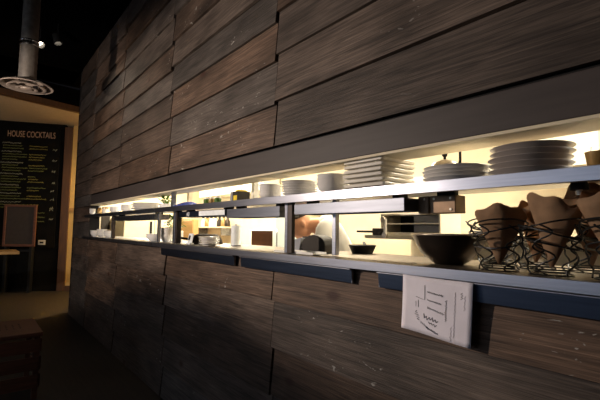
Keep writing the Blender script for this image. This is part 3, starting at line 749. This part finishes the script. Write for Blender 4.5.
# ------------------------------------------------------------------ chef
t = thing('person', 'person in white chef coat bent forward behind the printer', 'person', (1.055, 2.335, 0), rz=math.atan2(.633,-.774))
def skin(chains, mirror=False):
    vs = []; es = []; rs = []
    idx = {}
    for ch in chains:
        prev = None
        for p, r_ in ch:
            k = tuple(round(q,4) for q in p)
            if k not in idx: idx[k] = len(vs); vs.append(p); rs.append(r_)
            if prev is not None: es.append((prev, idx[k]))
            prev = idx[k]
    return vs, es, rs
def skin_obj(chains, lv=2):
    vs, es, rs = skin(chains)
    me = bpy.data.meshes.new('tmp'); me.from_pydata(vs, es, []); o = bpy.data.objects.new('tmp', me); COL.objects.link(o)
    s = o.modifiers.new('s','SKIN'); s.use_smooth_shade = True
    for v, r_ in zip(me.skin_vertices[0].data, rs): v.radius = (r_, r_)
    me.skin_vertices[0].data[0].use_root = True
    u = o.modifiers.new('u','SUBSURF'); u.levels = lv; u.render_levels = lv
    dg = bpy.context.evaluated_depsgraph_get(); dg.update()
    m2 = bpy.data.meshes.new_from_object(o.evaluated_get(dg)); bpy.data.objects.remove(o); return m2
def union(name, meshes, mbs, vox, m, parent, smooth_it=4):
    bm = bmesh.new()
    for q in meshes: bm.from_mesh(q)
    me = bpy.data.meshes.new(name); bm.to_mesh(me); bm.free()
    mb = MB()
    for q in mbs: mb.add(q.v, q.f)
    bm = bmesh.new(); bm.from_mesh(me)
    nv_ = [bm.verts.new(v) for v in mb.v]
    for f in mb.f:
        try: bm.faces.new([nv_[i] for i in f])
        except ValueError: pass
    bmesh.ops.recalc_face_normals(bm, faces=bm.faces); bm.to_mesh(me); bm.free()
    o = bpy.data.objects.new(name, me); COL.objects.link(o)
    r_ = o.modifiers.new('r','REMESH'); r_.mode = 'VOXEL'; r_.voxel_size = vox; r_.use_smooth_shade = True
    if smooth_it: s = o.modifiers.new('s','SMOOTH'); s.iterations = smooth_it; s.factor = .5
    dg = bpy.context.evaluated_depsgraph_get(); dg.update()
    m2 = bpy.data.meshes.new_from_object(o.evaluated_get(dg)); bpy.data.objects.remove(o)
    m2.name = name; m2.materials.clear(); m2.materials.append(m)
    m2.polygons.foreach_set('use_smooth', [True]*len(m2.polygons))
    ob = bpy.data.objects.new(name, m2); COL.objects.link(ob); ob.parent = parent; return ob
HX, HZ = .40, 1.520                     # head centre in the person's frame (x = the way they face)
torso = [((0,0,.95),.155),((.05,0,1.08),.15),((.12,0,1.27),.155),((.185,0,1.46),.150),((.25,0,1.53),.085),((.33,0,1.52),.060),((HX,0,HZ),.06)]
def arm(s, k=1.0): return [((.185,0,1.46),.150*k),((.21,.17*s,1.49),.070*k),((.31,.235*s,1.17),.050*k),((.44,.17*s,1.015),.036*k)]
def leg(s, k=1.0): return [((0,0,.95),.155*k),((-.01,.095*s,.86),.095*k),((.01,.105*s,.48),.062*k),((-.02,.11*s,.10),.042*k),((.10,.12*s,.035),.034*k),((.17,.125*s,.028),.024*k)]
def hand(s):
    w0 = (.44,.17*s,1.015); out = [[(w0,.036),((.49,.155*s,.975),.030),((.53,.145*s,.955),.024)]]
    for j, (dy, ln) in enumerate([(.030,.070),(.010,.080),(-.010,.075),(-.028,.058)]):
        b0 = (.53,(.145+dy)*s,.958); out.append([((.49,(.155+dy*.5)*s,.975),.014),(b0,.0095),((b0[0]+ln*.55,b0[1],.950),.009),((b0[0]+ln,b0[1],.934),.008)])
    out.append([((.48,.145*s,.975),.014),((.505,.105*s,.955),.010),((.53,.085*s,.938),.0085)])
    return out
meshes = [skin_obj([torso, arm(1), arm(-1), leg(1), leg(-1)])]
for s in (1,-1):
    for ch in hand(s): meshes.append(skin_obj([ch], 1))
TH = Matrix.Translation((HX,0,HZ)) @ Matrix.Rotation(R(38),4,'Y')
hd = [MB().ell((0,0,.03),(.096,.077,.098)), MB().ell((.030,0,-.045),(.066,.060,.075)), MB().ell((.075,0,-.075),(.028,.034,.03))]
hd.append(MB().tube([(.090,0,.03),(.108,0,-.005),(.118,0,-.022),(.090,0,-.034)], [.010,.013,.016,.011], 10))
for s in (1,-1):
    hd.append(MB().ell((-.012,.079*s,.0),(.018,.008,.032), M=Matrix.Rotation(R(-10),4,'Y')))
    hd.append(MB().ell((.082,.030*s,.040),(.018,.026,.010)))
hd.append(MB().tube([(.090,-.025,-.055),(.100,0,-.053),(.090,.025,-.055)], .008, 8))
hd = [MB().add([TH @ v for v in q.v], q.f) for q in hd]
body = union('body', meshes, hd, .008, M['skin'], t, 3)
hr = MB().ell((-.020,0,.080),(.088,.076,.062))
hrm = MB().add([TH @ v for v in hr.v], hr.f); hrm.build('hair', M['hair'], t, smooth=60)
for s in (1,-1): MB().add([TH @ v for v in MB().ell((.088,.032*s,.018),(.010,.012,.010)).v], MB().ell((0,0,0),(1,1,1)).f).build('eye', M['eye'], t, smooth=60)
ctorso = [((-.02,0,.86),.20),((0,0,.98),.18),((.05,0,1.10),.172),((.11,0,1.28),.178),((.175,0,1.455),.168),((.225,0,1.53),.125),((.28,0,1.545),.088)]
def carm(s): return [((.175,0,1.455),.168),((.205,.18*s,1.485),.090),((.31,.238*s,1.17),.068),((.40,.195*s,1.06),.055)]
union('chef_coat', [skin_obj([ctorso, carm(1), carm(-1)])], [], .012, M['coat'], t, 4)
def pant(s): return [((0,0,.90),.175),((-.01,.10*s,.84),.115),((.01,.108*s,.48),.082),((-.02,.11*s,.09),.068)]
union('trousers', [skin_obj([pant(1), pant(-1)])], [], .014, M['trouser'], t, 3)
for s in (1,-1): union('shoe', [skin_obj([[((-.05,.11*s,.048),.050),((.02,.115*s,.045),.050),((.10,.12*s,.040),.045),((.17,.125*s,.036),.036)]])], [], .01, M['black'], t, 2)

# ------------------------------------------------------------------ dining side things at the left
t = thing('air_duct', 'round metal duct with ringed diffuser hanging from black ceiling', 'air duct', (-1.045, 4.83, 2.895))
seg = []
MB().lathe([(.078,.06),(.078,.06)] + [(.078+.002*(i % 2), .06+.03*i) for i in range(1, 13)] + [(.078,.42)], 32, cap=False).build('duct_pipe', M['ductmetal'], t, smooth=30)
MB().lathe([(.080,.42),(.084,.425),(.084,.435),(.080,.44),(.080,.46),(.084,.465),(.084,.475),(.080,.48)], 32, cap=False).build('pipe_clamp', M['clamp'], t, smooth=30)
MB().lathe([(.075,.40),(.075,1.40)], 32, cap=False).build('upper_pipe', M['ductmetal'], t, smooth=30)
MB().lathe([(.079,.07),(.13,.055),(.222,.015),(.235,.004),(.23,-.002),(.19,.012),(.18,.02)], 48, cap=False).build('outer_ring', M['diffuser'], t, smooth=50)
MB().lathe([(.10,.03),(.165,-.006),(.172,-.012),(.165,-.016),(.13,-.004),(.10,.012)], 48, cap=False).build('middle_ring', M['diffuser'], t, smooth=50)
MB().lathe([(.0,-.002),(.05,-.008),(.095,-.024),(.098,-.028),(.09,-.032),(.055,-.018),(.05,-.03),(0,-.036)], 48, cap=False).build('centre_cone', M['diffuser'], t, smooth=50)
for a in (0, 2*PI/3, 4*PI/3):
    MB().tube([(.09*math.cos(a),.09*math.sin(a),.0),(.22*math.cos(a),.22*math.sin(a),.022)], .004).build('spoke', M['ductmetal'], t)

def aim(o, target):
    o.rotation_euler = (Vector(target)-Vector(o.location)).to_track_quat('-Z','Y').to_euler()
def area(name, loc, tgt, e, sx, sy, col):
    l = bpy.data.lights.new(name,'AREA'); l.shape = 'RECTANGLE'; l.size = sx; l.size_y = sy; l.energy = e; l.color = col
    o = bpy.data.objects.new(name, l); COL.objects.link(o); o.location = loc; aim(o, tgt); return o
def point(name, loc, e, col, r=.1):
    l = bpy.data.lights.new(name,'POINT'); l.energy = e; l.color = col; l.shadow_soft_size = r
    o = bpy.data.objects.new(name, l); COL.objects.link(o); o.location = loc; return o
def spot(x, y, z, target, e, size, blend, col, label, kelvin=None):
    t = thing('ceiling_spotlight', label, 'spotlight', (x, y, z), group='spotlights on the black ceiling')
    d = (Vector(target)-Vector((x,y,z))).normalized(); q = d.to_track_quat('-Z','Y').to_matrix().to_4x4()
    MB().lathe([(.045,.10),(.05,.095),(.052,-.04),(.046,-.04),(.044,.085)][::-1], 24, q, cap=False).lathe([(0,.10),(.045,.10)],24,q,cap=False).build('lamp_shade', M['black'], t, smooth=40)
    MB().lathe([(0,.03),(.043,.03)], 24, q, cap=False).build('bulb', M['bulb'], t)
    MB().tube([(0,0,.08),(0,0,4.2995-z)], .008).build('stem', M['black'], t)
    l = bpy.data.lights.new('spot_lamp','SPOT'); l.energy = e; l.spot_size = R(size); l.spot_blend = blend; l.color = col; l.shadow_soft_size = .06
    o = bpy.data.objects.new('spot_lamp', l); COL.objects.link(o); o.location = Vector((x,y,z)) + d*.06; aim(o, target)
W_ = (1,.80,.60)
spot(-.80, 6.55, 4.05, (0,4.6,1.9), 25, 70, 1, W_, 'small ceiling spotlight, left of the pair beyond the duct')
spot(-.62, 6.30, 4.05, (0,5.6,1.2), 12, 60, 1, W_, 'small ceiling spotlight, right of the pair beyond the duct')
# unseen lamp added over the diner side; dish and hood shape its light
for x, y, z, e, lab in [(-2.6,3.4,2.12,290,'unseen added pendant lamp, dish and hood shaped to cut its light')]:
    t = thing('unseen_dish_pendant', lab, 'pendant lamp', (x, y, z))
    MB().lathe([(0,-.150),(.10,-.150),(.235,-.102),(.24,-.098),(.232,-.096),(.10,-.144),(0,-.144)], 40).build('dish', M['black'], t, smooth=40)
    MB().lathe([(0,-.1435),(.022,-.1435),(.022,-.062),(0,-.062)], 20).build('socket', M['black'], t, smooth=40)
    MB().lathe([(.24,.135),(.235,.14),(.06,.26),(.01,.27),(.008,.264),(.055,.254),(.228,.137)], 40).build('hood', M['black'], t, smooth=40)  # added to keep light off the ceiling and upper wall
    for a in (0, 2*PI/3, 4*PI/3): MB().tube([(.23*math.cos(a),.23*math.sin(a),-.096),(.228*math.cos(a),.228*math.sin(a),.136)], .0025, 6).build('hanger_wire', M['black'], t)
    MB().tube([(0,0,.262),(0,0,4.2995-z)], .005).build('cord', M['black'], t)
    point('pendant_bulb', (x,y,z), e, (1,.83,.69), .02)

# chalk menu
t = thing('menu_board', 'tall black chalk menu with green and yellow lines on end wall', 'menu board', (0,0,0))
t.matrix_world = ME.copy()
MB().box(-1.0,1.26,-.012,.018,1.0,3.83).build('board', M['chalkwall'], t, bevel=.004)
TX = Matrix(((1,0,0,0),(0,0,-1,0),(0,1,0,0),(0,0,0,1)))
text_mesh('HOUSE COCKTAILS', .205, 'menu_title', M['chalkP'], t, Matrix.Translation((.14,-.0135,3.57)) @ Matrix.Diagonal((.56,1,1,1)) @ TX)
rnd = random.Random(4); lines = {'chalkG': 'chalkG', 'chalkY': 'chalkY', 'chalkW': 'chalkW'}
def chalk(mb, x0, x1, z, hgt):
    x = x0; pts = []; i = 0
    while x < x1:
        if rnd.random() < .13:
            x += .02
        pts.append((x, -.0135, z + (hgt if i % 2 else -hgt)*rnd.uniform(.3,1))); x += rnd.uniform(.010,.018); i += 1
    if len(pts) > 2: MB().tube(pts, .005, 4).build('chalk_line', M[mb], t)
z = 3.42; k = 0
while z > 1.98:
    chalk(lines['chalkW'], .03, .03+rnd.uniform(.35,.6), z, .020); z -= .062
    for q in range(rnd.choice((2,2,3))):
        if z < 1.9: break
        chalk(lines['chalkG'], .07, .07+rnd.uniform(.30,.6), z, .016)
        chalk(lines['chalkY'] if rnd.random() < .7 else lines['chalkG'], .62, .62+rnd.uniform(.15,.42), z, .016)
        z -= .062
    chalk(lines['chalkW'], 1.12, 1.20, z+.06, .03)
    z -= .012; k += 1
for zz in (1.80, 1.70, 1.60): chalk(lines['chalkG'], .80, 1.02, zz, .016); 
for zz in (1.66, 1.88): chalk(lines['chalkW'], 1.12, 1.20, zz, .03)
t = thing('framed_panel', 'brown framed dark panel standing against the chalk menu', 'panel', (0,0,0)); t.matrix_world = ME @ Matrix.Translation((.265,-.20,1.03))
fr = MB(); fr.box(0,.655,0,.05,0,.05); fr.box(0,.655,0,.05,.895,.945); fr.box(0,.05,0,.05,.05,.895); fr.box(.605,.655,0,.05,.05,.895); fr.build('frame', M['crate'], t, bevel=.005)
MB().box(.05,.605,.015,.04,.05,.895).build('infill', mat('taupe_panel', (.035,.026,.021), .6), t)
MB().box(.05,.1,.0,.14,-1.03,0).box(.555,.605,0,.14,-1.03,0).box(.10,.555,.02,.06,-.12,-.07).build('stand', M['black'], t)
t = thing('wall_socket', 'white socket plate with black plug on the chalk wall', 'wall socket', (0,0,0)); t.matrix_world = ME @ Matrix.Translation((1.0,-.0125,1.12))
MB().box(-.075,.075,-.012,0,-.055,.055).build('plate', M['switch'], t, bevel=.004)
MB().box(-.04,.04,-.03,-.0125,-.02,.02).build('plug', M['black'], t, bevel=.004)

# high table, chair, crate in the dark
t = thing('high_table', 'high wooden table with oiled edge at left before the chalk menu', 'table', (-1.55, 7.75, 0))
MB().box(-.70,.74,-.32,.32,1.06,1.105).build('table_top', M['tablewood'], t, bevel=.006)
MB().lathe([(0,.03),(.04,.03),(.04,1.059),(0,1.059)],20).build('pedestal', M['black'], t, smooth=40)
MB().lathe([(0,0),(.30,0),(.30,.012),(.05,.03),(0,.03)],32).build('foot', M['black'], t, smooth=40)
t = thing('wooden_chair', 'brown wooden chair at the left edge behind the crate bench', 'chair', (-1.34, 6.2, 0), rz=R(10))
MB().box(-.21,.21,-.21,.21,.43,.46).build('seat', M['crate'], t, bevel=.008)
for x in (-.19,.19):
    MB().tube([(x,-.19,0),(x,-.19,.43)], .018).build('leg', M['crate'], t)
    MB().tube([(x,.19,0),(x,.19,.45),(x,.25,.86)], .018).build('leg', M['crate'], t)
MB().box(-.20,.20,.20,.235,.62,.84).build('backrest', M['crate'], t, bevel=.01)
t = thing('crate_bench', 'reddish wooden crate bench in the dark lower left corner', 'bench', (-1.25, 4.52, 0))
MB().box(-.42,.39,-.34,.34,.53,.565).build('top', M['crate'], t, bevel=.006)
for y in (-.33,.29):
    MB().box(-.40,-.36,y,y+.04,0,.529).build('leg', M['crate'], t); MB().box(.33,.37,y,y+.04,0,.529).build('leg', M['crate'], t)
for z in (.10,.25,.40):
    MB().box(.371,.385,-.33,.33,z,z+.11).build('side_slat', M['crate'], t, bevel=.003); MB().box(-.40,.37,-.345,-.331,z,z+.11).build('side_slat', M['crate'], t, bevel=.003)
mk = MB(); rnd = random.Random(2)
for r0 in range(3):
    for q in range(5): x = .04+q*.05; y = -.08+r0*.08; mk.box(x, x+.012, y, y+.05*rnd.uniform(.5,1), .5651, .5658)
mk.build('stencil_marks', M['black'], t)

# warm lamp of the room beyond, round the corner of the wall
t = thing('pendant_lamp', 'warm pendant lamp of the room beyond the wall corner', 'lamp', (1.7, 9.4, 2.7))
MB().lathe([(.05,.22),(.20,0),(.195,0),(.046,.215)],32,cap=False).build('lamp_shade', M['yellow'], t, smooth=40)
MB().ell((0,0,.07),(.05,.05,.06)).build('bulb', M['bulb'], t, smooth=60)
MB().tube([(0,0,.21),(0,0,1.185)], .006).build('cord', M['black'], t)
point('pendant_bulb', (1.7,9.4,2.66), 190, (1,.72,.40), .06)
for x, y, e in [(1.25,.4,38),(1.25,2.7,50),(1.25,5.0,85),(1.2,6.9,75)]:
    area('fluorescent_tube', (x,y,KH-.10), (x,y,0), e, .3, 1.2, (1,.90,.70))

# ------------------------------------------------------------------ camera, world, view
wd = bpy.data.worlds.new('night'); SC.world = wd; wd.use_nodes = True
wd.node_tree.nodes['Background'].inputs[0].default_value = (.010,.010,.012,1); wd.node_tree.nodes['Background'].inputs[1].default_value = .3
cam = bpy.data.cameras.new('camera'); co = bpy.data.objects.new('camera', cam); COL.objects.link(co); SC.camera = co
cam.sensor_width = 36; cam.lens = 400/600*36; cam.clip_start = .02
YAW, PITCH, ROLL = R(39.3065), R(4.2878), R(.7)
fh = Vector((math.sin(YAW), math.cos(YAW), 0)); rt = Vector((math.cos(YAW), -math.sin(YAW), 0)); zz = Vector((0,0,1))
fw = fh*math.cos(PITCH)+zz*math.sin(PITCH); up = -fh*math.sin(PITCH)+zz*math.cos(PITCH)
c_, s_ = math.cos(ROLL), math.sin(ROLL)
rx = rt*c_ + up*s_
ux = up*c_ - rt*s_
co.matrix_world = Matrix(((rx.x,ux.x,-fw.x,-1.4),(rx.y,ux.y,-fw.y,0),(rx.z,ux.z,-fw.z,1.48),(0,0,0,1)))
vs_ = SC.view_settings; vs_.view_transform = 'Standard'; vs_.look = 'None'; vs_.gamma = 1; vs_.exposure = 0; vs_.use_curve_mapping = False
